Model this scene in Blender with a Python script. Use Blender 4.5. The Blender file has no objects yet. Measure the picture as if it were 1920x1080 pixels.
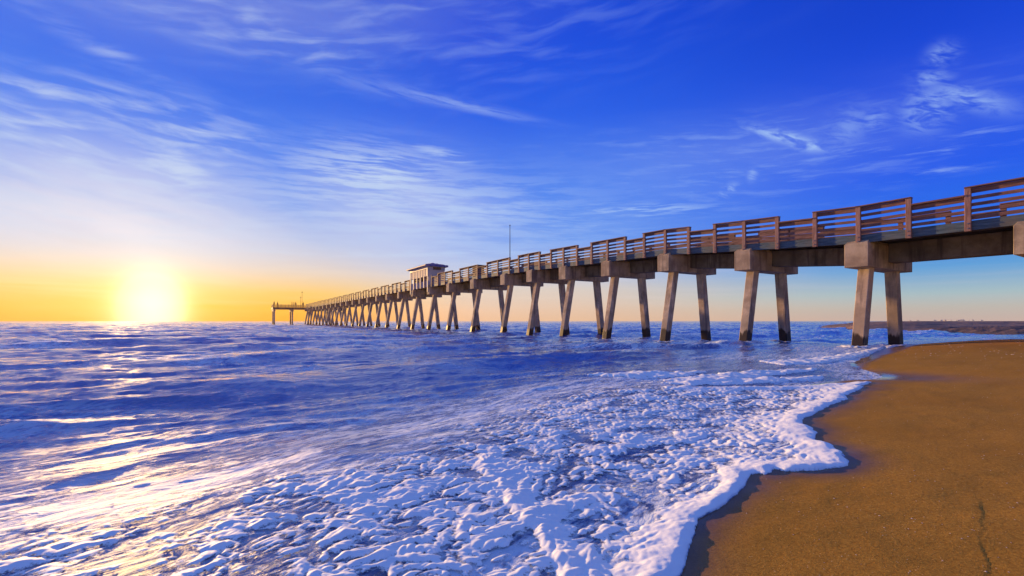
import bpy, math, random
import numpy as np
from mathutils import Vector
R = math.radians
random.seed(7)
S = bpy.context.scene
COL = S.collection

# ------------------------------------------------------------------ camera
F = 853.3            # focal length in photo pixels (16 mm on 36 mm, 1920 px wide)
CAMH = 1.03
HORIZ = 602.0
cam = bpy.data.cameras.new('camera'); cam.lens = 16; cam.sensor_width = 36
cam.shift_y = (HORIZ - 540) / 1920.0
cam.clip_start = 0.05; cam.clip_end = 20000
co = bpy.data.objects.new('camera', cam); COL.objects.link(co)
co.location = (0, 0, CAMH); co.rotation_euler = (R(90), 0, 0)
S.camera = co

# ------------------------------------------------------------------ render settings
S.render.engine = 'CYCLES'
S.view_settings.view_transform = 'Standard'; S.view_settings.look = 'None'
S.view_settings.exposure = 0.7; S.view_settings.gamma = 1.0
S.view_settings.use_curve_mapping = False
S.cycles.use_denoising = True
S.cycles.transparent_max_bounces = 12; S.cycles.max_bounces = 6; S.cycles.diffuse_bounces = 3; S.cycles.glossy_bounces = 3
S.cycles.sample_clamp_indirect = 4.0; S.cycles.sample_clamp_direct = 0.75
S.cycles.caustics_reflective = False; S.cycles.caustics_refractive = False

# ------------------------------------------------------------------ sun
SUN_AZ = math.degrees(math.atan2(-675, F))      # -38.4 deg from +Y, towards -X
SUN_EL = 6.0
LAMP_AZ = -40.6
sd = Vector((math.sin(R(LAMP_AZ)) * math.cos(R(SUN_EL)), math.cos(R(LAMP_AZ)) * math.cos(R(SUN_EL)), math.sin(R(SUN_EL))))
sl = bpy.data.lights.new('sun', 'SUN'); sl.energy = 5.0; sl.angle = R(0.6); sl.color = (1.0, 0.60, 0.22)
so = bpy.data.objects.new('sun', sl); COL.objects.link(so)
so.rotation_euler = (-sd).to_track_quat('-Z', 'Y').to_euler()
so.location = (0, 0, 30)

def lin(c):
    return tuple(((v / 255) / 12.92 if v / 255 <= 0.04045 else (((v / 255) + 0.055) / 1.055) ** 2.4) for v in c)

# ------------------------------------------------------------------ node helper
class Nodes:
    def __init__(s, tree): s.t = tree; s.n = tree.nodes; s.l = tree.links
    def put(s, sock, v):
        if isinstance(v, bpy.types.NodeSocket): s.l.new(v, sock)
        elif v is not None: sock.default_value = v
    def m(s, op, a, b=None, c=None, clamp=False):
        n = s.n.new('ShaderNodeMath'); n.operation = op; n.use_clamp = clamp
        s.put(n.inputs[0], a); s.put(n.inputs[1], b); s.put(n.inputs[2], c)
        return n.outputs[0]
    def add(s, a, b): return s.m('ADD', a, b)
    def sub(s, a, b): return s.m('SUBTRACT', a, b)
    def mul(s, a, b): return s.m('MULTIPLY', a, b)
    def step(s, a, lo, hi, t0=0.0, t1=1.0, mode='SMOOTHSTEP'):
        n = s.n.new('ShaderNodeMapRange'); n.interpolation_type = mode
        s.put(n.inputs[0], a); s.put(n.inputs[1], lo); s.put(n.inputs[2], hi); s.put(n.inputs[3], t0); s.put(n.inputs[4], t1)
        return n.outputs[0]
    def comb(s, x, y, z=0.0):
        n = s.n.new('ShaderNodeCombineXYZ'); s.put(n.inputs[0], x); s.put(n.inputs[1], y); s.put(n.inputs[2], z); return n.outputs[0]
    def sep(s, v):
        n = s.n.new('ShaderNodeSeparateXYZ'); s.l.new(v, n.inputs[0]); return n.outputs
    def noise(s, v, scale, detail=4, rough=0.55, dist=0.0, col=False):
        n = s.n.new('ShaderNodeTexNoise'); s.put(n.inputs['Vector'], v); s.put(n.inputs['Scale'], scale)
        s.put(n.inputs['Detail'], detail); s.put(n.inputs['Roughness'], rough); s.put(n.inputs['Distortion'], dist)
        return n.outputs[1 if col else 0]
    def mix(s, f, a, b, mode='MIX'):
        n = s.n.new('ShaderNodeMix'); n.data_type = 'RGBA'; n.blend_type = mode; n.clamp_factor = True
        s.put(n.inputs[0], f)
        for k, v in ((6, a), (7, b)):
            if isinstance(v, tuple) and len(v) == 3: v = (*v, 1)
            s.put(n.inputs[k], v)
        return n.outputs[2]
    def ramp(s, f, stops, mode='LINEAR'):
        n = s.n.new('ShaderNodeValToRGB'); n.color_ramp.interpolation = mode
        e = n.color_ramp.elements
        while len(e) < len(stops): e.new(0.5)
        for k, (p, c) in enumerate(stops): e[k].position = p; e[k].color = (*c, 1)
        s.put(n.inputs[0], f); return n.outputs[0]
    def map(s, v, scale=(1, 1, 1), loc=(0, 0, 0), rot=(0, 0, 0)):
        n = s.n.new('ShaderNodeMapping'); s.l.new(v, n.inputs[0]); n.inputs['Scale'].default_value = scale
        n.inputs['Location'].default_value = loc; n.inputs['Rotation'].default_value = rot; return n.outputs[0]
    def bump(s, h, strength=0.3, dist=0.02, normal=None):
        n = s.n.new('ShaderNodeBump'); s.put(n.inputs['Height'], h); s.put(n.inputs['Strength'], strength); s.put(n.inputs['Distance'], dist)
        if normal is not None: s.l.new(normal, n.inputs['Normal'])
        return n.outputs[0]
    def attr(s, name):
        n = s.n.new('ShaderNodeAttribute'); n.attribute_name = name; return n.outputs['Fac']
    def scale(s, col, f):
        n = s.n.new('ShaderNodeVectorMath'); n.operation = 'SCALE'; s.put(n.inputs[0], col); s.put(n.inputs['Scale'], f); return n.outputs[0]
    def vadd(s, a, b):
        n = s.n.new('ShaderNodeVectorMath'); n.operation = 'ADD'; s.put(n.inputs[0], a); s.put(n.inputs[1], b); return n.outputs[0]

# ------------------------------------------------------------------ sky
def azel(x, y):
    u = x - 960
    return math.degrees(math.atan2(u, F)), math.degrees(math.atan2(HORIZ - y, math.hypot(F, u)))

W = bpy.data.worlds.new('World'); S.world = W; W.use_nodes = True
W.node_tree.nodes.clear()
N = Nodes(W.node_tree)
tc = N.n.new('ShaderNodeTexCoord')
dx, dy, dz = N.sep(tc.outputs['Generated'])
az = N.mul(N.m('ARCTAN2', dx, dy), 57.2958)
el = N.mul(N.m('ARCSINE', N.m('MAXIMUM', N.m('MINIMUM', dz, 1.0), -1.0)), 57.2958)
elp = N.m('MAXIMUM', el, 0.0)
e45 = N.m('DIVIDE', elp, 60.0)
def stops(*a): return [(d / 60.0, lin(c)) for d, c in a]
cool = N.ramp(e45, stops((0, (212, 186, 176)), (1.3, (200, 194, 186)), (2.6, (170, 194, 202)), (5, (96, 162, 220)), (8.5, (44, 116, 234)),
                         (14, (24, 88, 236)), (21, (18, 74, 224)), (28, (14, 64, 206)), (45, (10, 52, 180)), (60, (8, 44, 160))))
mid = N.ramp(e45, stops((0, (236, 196, 164)), (1.6, (231, 203, 182)), (4, (220, 208, 200)), (6.5, (180, 198, 234)), (10, (108, 156, 240)),
                        (16, (66, 128, 240)), (24, (34, 96, 232)), (32, (20, 76, 222)), (45, (14, 62, 200)), (60, (10, 50, 170))))
warm = N.ramp(e45, stops((0, (247, 156, 8)), (1.6, (248, 176, 22)), (3.2, (242, 196, 100)), (5.5, (226, 208, 192)), (9, (176, 194, 232)), (13, (100, 152, 240)),
                         (17.5, (56, 126, 240)), (24, (30, 104, 234)), (31, (20, 92, 222)), (45, (14, 70, 204)), (60, (10, 52, 176))))
daz = N.m('ABSOLUTE', N.sub(az, SUN_AZ))
base = N.mix(N.step(daz, 11.0, 36.0), warm, mid)
base = N.mix(N.step(daz, 42.0, 82.0), base, cool)

# cirrus: fibres in azimuth / elevation, gathered where the photo's banks hang
def rotc(deg, lx, ly, warp=0.0, seed=0.0):
    c, s_ = math.cos(R(deg)), math.sin(R(deg))
    a = az; e = el
    if warp:
        w = N.noise(N.comb(N.mul(az, 0.06), N.mul(el, 0.09), seed + 3.3), 1.0, 3, 0.5)
        e = N.add(el, N.mul(N.sub(w, 0.5), warp))
    p = N.add(N.mul(a, c), N.mul(e, -s_)); q = N.add(N.mul(a, s_), N.mul(e, c))
    return N.comb(N.m('DIVIDE', p, lx), N.m('DIVIDE', q, ly), seed)
def sktilt(x, y, deg):
    """slope seen as deg (down to the right) around a photo point, as a slope in azimuth / elevation"""
    a0, e0 = azel(x, y); a1, e1 = azel(x + 10 * math.cos(R(deg)), y + 10 * math.sin(R(deg)))
    return math.degrees(math.atan2(e0 - e1, a1 - a0))
def blob(x, y, wx, wy, tilt=0.0, k=1.0):
    tilt = sktilt(x, y, tilt)
    a0, e0 = azel(x, y); pa = wx / 15.0; pe = wy / 15.0
    c, s_ = math.cos(R(tilt)), math.sin(R(tilt))
    da = N.sub(az, a0); de = N.sub(el, e0)
    p = N.m('DIVIDE', N.sub(N.mul(da, c), N.mul(de, s_)), pa); q = N.m('DIVIDE', N.add(N.mul(da, s_), N.mul(de, c)), pe)
    r2 = N.add(N.mul(p, p), N.mul(q, q))
    return N.mul(N.m('EXPONENT', N.mul(r2, -1.0)), k)
def bank(tilt, lx, ly, blobs, lo, hi, warp, seed, detail=7, rough=0.62, dist=0.0):
    f = N.noise(rotc(sktilt(blobs[0][0], blobs[0][1], tilt), lx, ly, warp, seed), 1.0, detail, rough, dist)
    m_ = None
    for b in blobs:
        g = blob(*b); m_ = g if m_ is None else N.m('MAXIMUM', m_, g)
    return N.mul(N.step(f, lo, hi), m_)
c1 = bank(8, 9.0, 1.3, [(430, 42, 140, 34, 12, .65), (540, 72, 150, 30, 12, .75), (190, 90, 90, 14, 30, .5), (800, 50, 420, 90, 0, .24)], .40, .76, 3.5, 1.0, 6, .52, .3)
c2 = bank(10, 5.5, 0.95, [(130, 285, 200, 70, 10, .7), (330, 240, 130, 40, 14, .75), (320, 320, 110, 55, 22, .85), (95, 172, 75, 14, 8, .7), (230, 420, 330, 80, 5, .5)], .38, .72, 4.0, 5.0, 6, .52, .3)
c3 = bank(5, 9.0, 0.8, [(700, 330, 130, 46, 5, 1.0), (790, 390, 270, 60, 3, .75), (830, 290, 60, 11, 16, .75), (720, 476, 330, 7, 0, .8), (900, 440, 240, 50, 0, .4)], .40, .58, 2.0, 9.0)
c4 = bank(-2, 6.0, 0.5, [(1190, 394, 130, 11, 0, .9), (1090, 420, 110, 22, 4, .45), (1020, 445, 100, 22, 8, .45)], .42, .64, 1.5, 13.0)
c5 = bank(-4, 6.0, 0.8, [(1400, 320, 300, 60, -8, .30), (1350, 262, 330, 30, -8, .26), (1680, 284, 130, 7, -1, .7), (1735, 325, 55, 6, -8, .65), (1870, 250, 70, 9, 4, .4), (1630, 331, 40, 6, 0, .5)], .46, .72, 2.0, 17.0)
c6 = bank(12, 2.4, 0.8, [(1468, 256, 52, 8, 14, 1.0), (1515, 273, 26, 8, 8, .9), (1738, 205, 24, 24, -40, .7), (1815, 183, 44, 11, 14, .65), (1766, 104, 14, 12, 0, .6),
                         (1745, 147, 20, 10, 0, .5), (1365, 357, 14, 8, -30, .75), (1411, 325, 7, 10, 0, .75), (1590, 238, 30, 22, -40, .35), (1640, 225, 16, 12, 0, .5)], .36, .62, 2.0, 21.0, 6, .6, .5)
trail = N.mul(N.add(blob(890, 203, 120, 7, 13, .34), blob(740, 172, 150, 11, 12, .20)), N.step(N.noise(rotc(8, 5.0, .5, 1.0, 40.0), 1.0, 5, .6), .25, .62))
cl = c1
for c in (c2, c3, c4, c5, c6, trail): cl = N.m('MAXIMUM', cl, c)
veil = N.m('MAXIMUM', N.m('MAXIMUM', blob(190, 425, 225, 100, 6, .92), blob(770, 405, 175, 85, 5, .60)), N.m('MAXIMUM', blob(460, 20, 380, 60, 6, .16), blob(1330, 300, 330, 60, -8, .16)))
vn = N.noise(rotc(10, 12.0, 2.4, 3.0, 50.0), 1.0, 5, .6)
veil = N.mul(veil, N.step(vn, .22, .62, .55, 1.0))
ccol = N.mix(N.step(daz, 5.0, 60.0), lin((194, 213, 242)), lin((166, 198, 248)))
ccol = N.mix(N.step(el, 3.0, 9.0), N.mix(N.step(daz, 10.0, 60.0), lin((250, 220, 170)), lin((222, 212, 214))), ccol)
vcol = N.mix(N.step(daz, 8.0, 60.0), lin((218, 220, 238)), lin((186, 208, 248)))
vcol = N.mix(N.step(el, 3.0, 9.0), ccol, vcol)
sky = N.mix(veil, base, vcol)
sky = N.mix(cl, sky, ccol)
bars = N.mul(N.step(N.noise(rotc(1.0, 14.0, 0.55, 1.0, 31.0), 1.0, 4, .5), .48, .68), N.mul(N.step(el, 1.0, 3.0), N.step(el, 12.0, 6.0)))
sky = N.mix(N.mul(bars, N.step(daz, 75.0, 45.0, .06, .28)), sky, ccol)
# pale veil added overhead, out of frame, to whiten the fill light
fill_veil = N.mul(N.step(el, 37.0, 62.0), N.step(N.noise(N.comb(N.mul(dx, 3.0), N.mul(dy, 5.0), 4.0), 1.0, 5, .6), .25, .6, .55, 1.0))
sky = N.mix(N.mul(fill_veil, .75), sky, lin((158, 194, 236)))
# glow round the low sun
GLOW_EL = 1.15
gx = N.sub(az, SUN_AZ); gy = N.sub(el, GLOW_EL)
def glow(sx, sy, col, k, power=2.0):
    r = N.m('SQRT', N.add(N.m('POWER', N.m('DIVIDE', gx, sx), 2.0), N.m('POWER', N.m('DIVIDE', gy, sy), 2.0)))
    g = N.mul(N.m('EXPONENT', N.mul(N.m('POWER', r, power), -1.0)), k)
    return N.scale((*col,), g)
sky = N.vadd(sky, glow(1.25, 1.55, (1.0, 0.97, 0.90), 6.0, 1.35))
sky = N.vadd(sky, glow(3.6, 4.2, (1.0, 0.82, 0.34), 0.40, 1.25))
sky = N.vadd(sky, glow(8.0, 6.5, (1.0, 0.60, 0.05), 0.05, 1.6))
nish = N.n.new('ShaderNodeTexSky'); nish.sky_type = 'NISHITA'; nish.sun_disc = False
nish.sun_elevation = R(SUN_EL); nish.sun_rotation = R(LAMP_AZ); nish.altitude = 5
tot = N.vadd(N.scale(sky, 6.05), N.scale(nish.outputs[0], 0.025))
bg = N.n.new('ShaderNodeBackground'); N.l.new(tot, bg.inputs[0]); bg.inputs[1].default_value = 0.1
wo = N.n.new('ShaderNodeOutputWorld'); N.l.new(bg.outputs[0], wo.inputs[0])

# ------------------------------------------------------------------ numpy noise
_rng = np.random.default_rng(11)
_perm = _rng.permutation(512); _perm = np.concatenate([_perm, _perm, _perm])
_ga = _rng.random(512) * 2 * np.pi
_gx, _gy = np.cos(_ga), np.sin(_ga)
def perlin(x, y, seed=0):
    xi = np.floor(x).astype(np.int64); yi = np.floor(y).astype(np.int64)
    xf = x - xi; yf = y - yi
    u = xf * xf * xf * (xf * (xf * 6 - 15) + 10); v = yf * yf * yf * (yf * (yf * 6 - 15) + 10)
    def g(ix, iy, fx, fy):
        h = _perm[(_perm[(ix + seed * 37) & 511] + iy) & 511]
        return _gx[h] * fx + _gy[h] * fy
    a = g(xi, yi, xf, yf); b = g(xi + 1, yi, xf - 1, yf); c = g(xi, yi + 1, xf, yf - 1); d = g(xi + 1, yi + 1, xf - 1, yf - 1)
    return ((a + u * (b - a)) * (1 - v) + (c + u * (d - c)) * v) * 1.5
def fbm(x, y, octv=4, seed=0, gain=0.5, lac=2.03):
    s = 0; a = 1.0
    for k in range(octv):
        s = s + a * perlin(x, y, seed + k); x = x * lac + 7.3; y = y * lac + 3.1; a *= gain
    return s
def ridged(x, y, octv=3, seed=0, gain=0.5, lac=2.1):
    s = 0; a = 1.0
    for k in range(octv):
        s = s + a * (1 - np.abs(perlin(x, y, seed + k)) * 2); x = x * lac + 5.3; y = y * lac + 9.1; a *= gain
    return s
def sstep(a, lo, hi):
    t = np.clip((a - lo) / (hi - lo), 0, 1); return t * t * (3 - 2 * t)

def px2w(x, y, z=0.0):
    Y = (CAMH - z) * F / (y - HORIZ); return ((x - 960) / F * Y, Y)

def seg_dist(X, Y, pts):
    """distance to a polyline and the sign: positive on its right-hand side"""
    best = np.full(X.shape, 1e9); sgn = np.ones(X.shape)
    for (x0, y0), (x1, y1) in zip(pts[:-1], pts[1:]):
        ex, ey = x1 - x0, y1 - y0; L2 = ex * ex + ey * ey
        t = np.clip(((X - x0) * ex + (Y - y0) * ey) / L2, 0, 1)
        px, py = X - (x0 + t * ex), Y - (y0 + t * ey)
        d = np.hypot(px, py); cr = ex * (Y - y0) - ey * (X - x0)
        m = d < best
        best = np.where(m, d, best); sgn = np.where(m, np.where(cr < 0, 1.0, -1.0), sgn)
    return best, sgn
def in_poly(X, Y, pts):
    r = np.zeros(X.shape, bool); n = len(pts)
    for i in range(n):
        x0, y0 = pts[i]; x1, y1 = pts[(i + 1) % n]
        if y0 == y1: continue
        c = ((y0 > Y) != (y1 > Y)) & (X < (x1 - x0) * (Y - y0) / (y1 - y0) + x0)
        r ^= c
    return r

# ------------------------------------------------------------------ shore, sand, water, foam fields
SHORE = [(-6, -5.5), (-1.4, -0.8), (0.45, 1.45), (0.95, 2.7), (2.1, 4.2), (3.6, 5.9), (5.2, 7.5), (6.8, 9.2), (8.3, 10.9), (10.5, 13.0), (14.6, 16.2), (19.5, 19.8), (28.5, 25.2), (40, 29.5), (80, 40)]
NV = (-0.62, 0.785)
def shore_d(X, Y):
    d, s = seg_dist(X, Y, SHORE); return d * s          # + = landward
SW = [px2w(x, y, .17) for x, y in ((1822, 900), (1836, 950), (1846, 1000), (1850, 1040), (1856, 1090))]
SW2 = [px2w(x, y, .12) for x, y in ((1600, 745), (1700, 765), (1790, 800), (1835, 800), (1760, 830))]
WL = px2w(1585, 697, .03)
def LIFT(X, Y): return 0.13 * np.exp(-((X - 12.6) ** 2 + (Y - 16.5) ** 2) / 14.0)
def sand_z(X, Y):
    d = shore_d(X, Y)
    z = np.where(d > 0, 0.015 + 0.105 * d - 0.006 * np.clip(d, 0, 5) ** 2, 0.015 + 0.085 * d)
    z = np.where(d > 6, 0.015 + 0.63 - .216 + 0.02 * (d - 6), z)
    z = np.maximum(z, -1.5)
    z = z + 0.20 * np.exp(-((X - 15.4) ** 2 + (Y - 14.0) ** 2) / 7.0) + LIFT(X, Y)
    z = z - 0.085 * np.exp(-(((X - WL[0]) / 1.0) ** 2 + ((Y - WL[1]) / 1.9) ** 2))
    dry = sstep(d, 0.0, 0.6)
    z = z + 0.006 * fbm(X * 1.3, Y * 1.3, 3, 40) + dry * 0.0014 * fbm(X * 7, Y * 7, 2, 44)
    dd, sg = seg_dist(X + 0.02 * perlin(X * 7, Y * 7, 60), Y + .02 * perlin(X * 7, Y * 7, 61), SW)
    z = z + - np.where(sg < 0, 0.0013, 0) * np.exp(-(dd / 0.25)) * (.6 + perlin(X * 3, Y * 3, 66))
    dd, sg = seg_dist(X + 0.05 * perlin(X * 5, Y * 5, 62), Y, SW2)
    z = z + 0.0016 * np.exp(-(dd / 0.02) ** 2) * (.6 + perlin(X * 6, Y * 6, 65))
    return z

def water_z(X, Y):
    r = np.hypot(X, Y)
    off = -shore_d(X, Y)                                  # + = seaward
    n = X * NV[0] + Y * NV[1]; t = X * 0.785 + Y * 0.62
    calm = sstep(off, 0.2, 7.0)
    far = sstep(r, 4, 40)
    wp = 1.6 * fbm(X * 0.06, Y * 0.06, 3, 3) + 0.35 * fbm(X * .3, Y * .3, 2, 5)
    z = 0.0
    # swell coming ashore, steeper on the shoreward side
    ph = (n - 8.5 + wp) / 6.3
    sw = np.exp(-((ph - np.round(ph)) / 0.17) ** 2) - 0.25
    z = z + calm * (0.17 + 0.07 * far) * sw * (0.7 + 0.6 * perlin(t * 0.09, n * 0.13, 9))
    ph2 = (n * 0.93 + t * 0.36 + 1.2 * wp) / 2.7
    z = z + calm * 0.030 * np.sin(2 * np.pi * ph2) * (0.6 + perlin(X * 0.25, Y * 0.25, 14))
    # chop: ridges running along the shore, warped
    wx = 0.5 * perlin(X * 0.35, Y * 0.35, 20); wy = 0.5 * perlin(X * 0.35, Y * 0.35, 21)
    a = (n + wx) ; b = (t + wy)
    z = z + calm * (0.06 + 0.03 * far) * (ridged(a * 0.65, b * 0.22, 3, 24, 0.5) - 1.0)
    amp = 0.15 + 0.85 * sstep(off, 0.5, 5)
    z = z + amp * 0.014 * (ridged(a * 1.9, b * 0.75, 3, 30, 0.55) - 1.0)
    z = z + amp * np.where(r < 25, 0.0036 * (ridged(a * 5.0 + wx, b * 3.0, 2, 34) - 0.75), 0)
    # far sea: longer, higher waves
    z = z + sstep(r, 40, 200) * (0.11 * (ridged(n * 0.11, t * 0.04, 3, 36) - 1.0))
    z = z + sstep(r, 300, 1500) * 0.3 * perlin(n * .02, t * .012, 38)
    # the breaking roller under the pier
    d, sg = seg_dist(X, Y, ROLLER)
    front = np.where(sg > 0, d / 0.55, d / 1.5)
    tt = sstep(np.abs(X - 6.2), 6.5, 2.0)
    z = z + 0.24 * tt * np.exp(-front ** 2) * (0.7 + .7 * perlin(t * .5, n * .2, 70))
    return z + LIFT(X, Y)
ROLLER = [px2w(x, y, .25) for x, y in ((900, 642), (1040, 641), (1130, 640), (1230, 641), (1330, 641), (1400, 636), (1480, 630))]

EDGE_PX = [(1300, 722), (1420, 720), (1520, 719), (1590, 717), (1629, 716), (1632, 719), (1612, 727), (1618, 731), (1585, 744), (1591, 752), (1553, 764), (1528, 776), (1504, 789), (1506, 798), (1524, 809), (1529, 818), (1527, 830),
           (1556, 844), (1581, 863), (1594, 880), (1588, 886), (1572, 889), (1514, 890), (1470, 888), (1451, 883), (1446, 890), (1437, 893), (1420, 888), (1406, 890), (1398, 911), (1380, 928), (1360, 944), (1330, 958), (1307, 967), (1303, 983), (1305, 993), (1297, 1004),
           (1292, 1025), (1287, 1041), (1278, 1066), (1250, 1085), (1215, 1120), (1150, 1180), (1040, 1290)]
EDGE = [px2w(x, y, 0.05) for x, y in EDGE_PX]
SEA_PX = [(400, 1500), (-500, 1150), (-200, 1010), (60, 965), (250, 930), (420, 895), (600, 870), (740, 845), (830, 800), (900, 765), (990, 742), (1100, 722), (1200, 712)]
FOAM_POLY = EDGE + [px2w(x, y, 0.0) for x, y in SEA_PX]
LOBES = [[(1235, 712), (1350, 699), (1440, 694), (1500, 691), (1536, 688), (1530, 693), (1440, 704), (1380, 712), (1300, 716)],
         [(1230, 716), (1340, 712), (1420, 708), (1490, 706), (1545, 703), (1540, 709), (1480, 713), (1400, 718), (1300, 722)],
         [(1100, 700), (1200, 694), (1260, 697), (1330, 694), (1290, 704), (1200, 708)],
         [(1420, 676), (1520, 672), (1600, 664), (1660, 655), (1655, 660), (1600, 672), (1540, 680), (1470, 683)],
         [(1660, 655), (1720, 648), (1790, 641), (1785, 644), (1730, 653), (1662, 660)]]
FOLD = [px2w(x, y, .05) for x, y in ((905, 860), (950, 905), (985, 950), (1020, 985), (1050, 1030), (1085, 1080), (1120, 1150))]
PILE_AT = ((12.12, 15.88), (14.75, 17.48), (9.92, 19.38), (12.63, 21.03), (7.7, 22.9), (10.49, 24.61), (5.5, 26.46), (8.33, 28.19))

def foam_t(X, Y):
    """thickness of the foam sheet (m); negative = bare"""
    r = np.hypot(X, Y)
    jx = 0.02 * fbm(X * 6, Y * 6, 2, 80); jy = 0.02 * fbm(X * 6, Y * 6, 2, 83)
    sc = np.clip(r / 4.0, .6, 2.5)
    XX = X + jx * sc; YY = Y + jy * sc
    ins = in_poly(XX, YY, FOAM_POLY)
    de, _ = seg_dist(XX, YY, EDGE)
    ds, _ = seg_dist(XX, YY, [px2w(x, y, 0.0) for x, y in SEA_PX])
    soft = np.clip(ds / (0.16 * r + .1), 0, 1) ** 0.8
    t = X * 0.72 + Y * 0.69; n = -X * 0.69 + Y * 0.72
    wx = 0.06 * fbm(X * 3, Y * 3, 2, 86)
    a = (t + wx); b = (n + 0.5 * wx)
    bl = lambda v: np.sqrt(v * v + .006) - .077
    b1 = bl(perlin(a * 8.2, b * 10.6, 90)); b2 = bl(perlin(a * 17 + 2 * wx, b * 21.0, 94)); b3 = bl(perlin(a * 27, b * 33, 97))
    lump = 1.65 * b1 + 0.85 * b2 + 0.12 * b3 + 0.75 * fbm(a * 3.0, b * 4.0, 2, 91) - 0.58
    big = 0.35 * fbm(X * 0.9, Y * 0.9, 2, 99)
    dens = soft * 1.2 - 0.80 + big + .45 * fbm(X * 2.6, Y * 2.6, 3, 152)
    thin = sstep(X, -0.2, -2.6) * 0.55
    body = 0.0112 * (lump * (1 - .45 * thin) + dens - .25 * thin) * (1 - .5 * thin)
    # smooth thick rim at the edge on the sand, lumpier further in
    rw = 0.05 + .05 * np.clip(r / 3, 0, 2) + 0.05 * perlin(X * 2.2, Y * 2.2, 101)
    riml = np.exp(-np.clip(de / rw - 0.6, 0, None) ** 2)
    prof = np.sqrt(np.clip(de / 0.05, 0, 1))
    rim = (0.024 + 0.010 * fbm(X * 5, Y * 5, 2, 103) + 0.003 * fbm(X * 18, Y * 18, 2, 106)) * prof - 0.002
    df, sg = seg_dist(X + .03 * perlin(X * 5, Y * 5, 110), Y + .03 * perlin(X * 5, Y * 5, 111), FOLD)
    fold = 0.022 * np.exp(-(df / np.where(sg > 0, 0.045, 0.13)) ** 2) * (0.8 + .5 * perlin(X * 6, Y * 6, 112))
    th = body * (1 - riml) * np.clip(prof, 0, 1) + rim * riml + fold * ins
    th = np.where(ins, th, -0.02 - np.clip(de, 0, .3) * .2)
    # thick apron in the front corner
    for (cx, cy) in PILE_AT:
        dd = np.hypot(X - cx, Y - cy)
        th = np.maximum(th, -.02 + .050 * np.exp(-((dd - .36) / .30) ** 2) * (1.0 + 1.1 * fbm(X * 3.5, Y * 3.5, 3, 160)))
    for L in LOBES:
        P = [px2w(x, y, 0.02) for x, y in L]
        il = in_poly(XX, YY, P)
        dl, _ = seg_dist(XX, YY, P + P[:1])
        tl = np.where(il, (0.03 + 0.03 * fbm(X * 3, Y * 3, 3, 115)) * np.sqrt(np.clip(dl / 0.12, 0, 1)) - .003, -0.02)
        th = np.maximum(th, tl)
    return th

def polar_grid(r0, r1, a0, a1, da, k, lo, hi):
    rs = [r0]
    while rs[-1] < r1: rs.append(rs[-1] * (1 + min(max(k * rs[-1], lo), hi)))
    rs = np.array(rs); az_ = np.radians(np.arange(a0, a1 + da / 2, da))
    A, Rr = np.meshgrid(az_, rs)
    return Rr * np.sin(A), Rr * np.cos(A)
def grid_object(name, X, Y, Z, mat, keep=None, attrs=None):
    h, w = X.shape
    idx = np.arange(h * w).reshape(h, w)
    q = np.stack([idx[:-1, :-1], idx[:-1, 1:], idx[1:, 1:], idx[1:, :-1]], -1).reshape(-1, 4)[:, ::-1]
    if keep is not None:
        k = keep.ravel(); q = q[k[q].any(1)]
        used = np.zeros(h * w, bool); used[q.ravel()] = True
        remap = np.cumsum(used) - 1; q = remap[q]
    else: used = np.ones(h * w, bool)
    V = np.stack([X.ravel()[used], Y.ravel()[used], Z.ravel()[used]], -1).astype(np.float32)
    me = bpy.data.meshes.new(name)
    me.vertices.add(len(V)); me.vertices.foreach_set('co', V.ravel())
    me.loops.add(q.size); me.loops.foreach_set('vertex_index', q.ravel().astype(np.int32))
    me.polygons.add(len(q)); me.polygons.foreach_set('loop_start', np.arange(0, q.size, 4, dtype=np.int32))
    me.polygons.foreach_set('use_smooth', np.ones(len(q), bool))
    me.update(calc_edges=True); me.validate()
    for nm, v in (attrs or {}).items():
        at = me.attributes.new(nm, 'FLOAT', 'POINT'); at.data.foreach_set('value', v.ravel()[used].astype(np.float32))
    me.materials.append(mat)
    o = bpy.data.objects.new(name, me); COL.objects.link(o); return o

# ------------------------------------------------------------------ materials
def new_mat(name):
    m = bpy.data.materials.new(name); m.use_nodes = True
    n = Nodes(m.node_tree); b = n.n['Principled BSDF']
    return m, n, b
def pos(n):
    g = n.n.new('ShaderNodeNewGeometry'); return g.outputs['Position']
def setin(n, b, **k):
    for key, v in k.items():
        s_ = b.inputs[key.replace('_', ' ')]
        if isinstance(v, tuple) and len(v) == 3: v = (*v, 1)
        n.put(s_, v)

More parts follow.
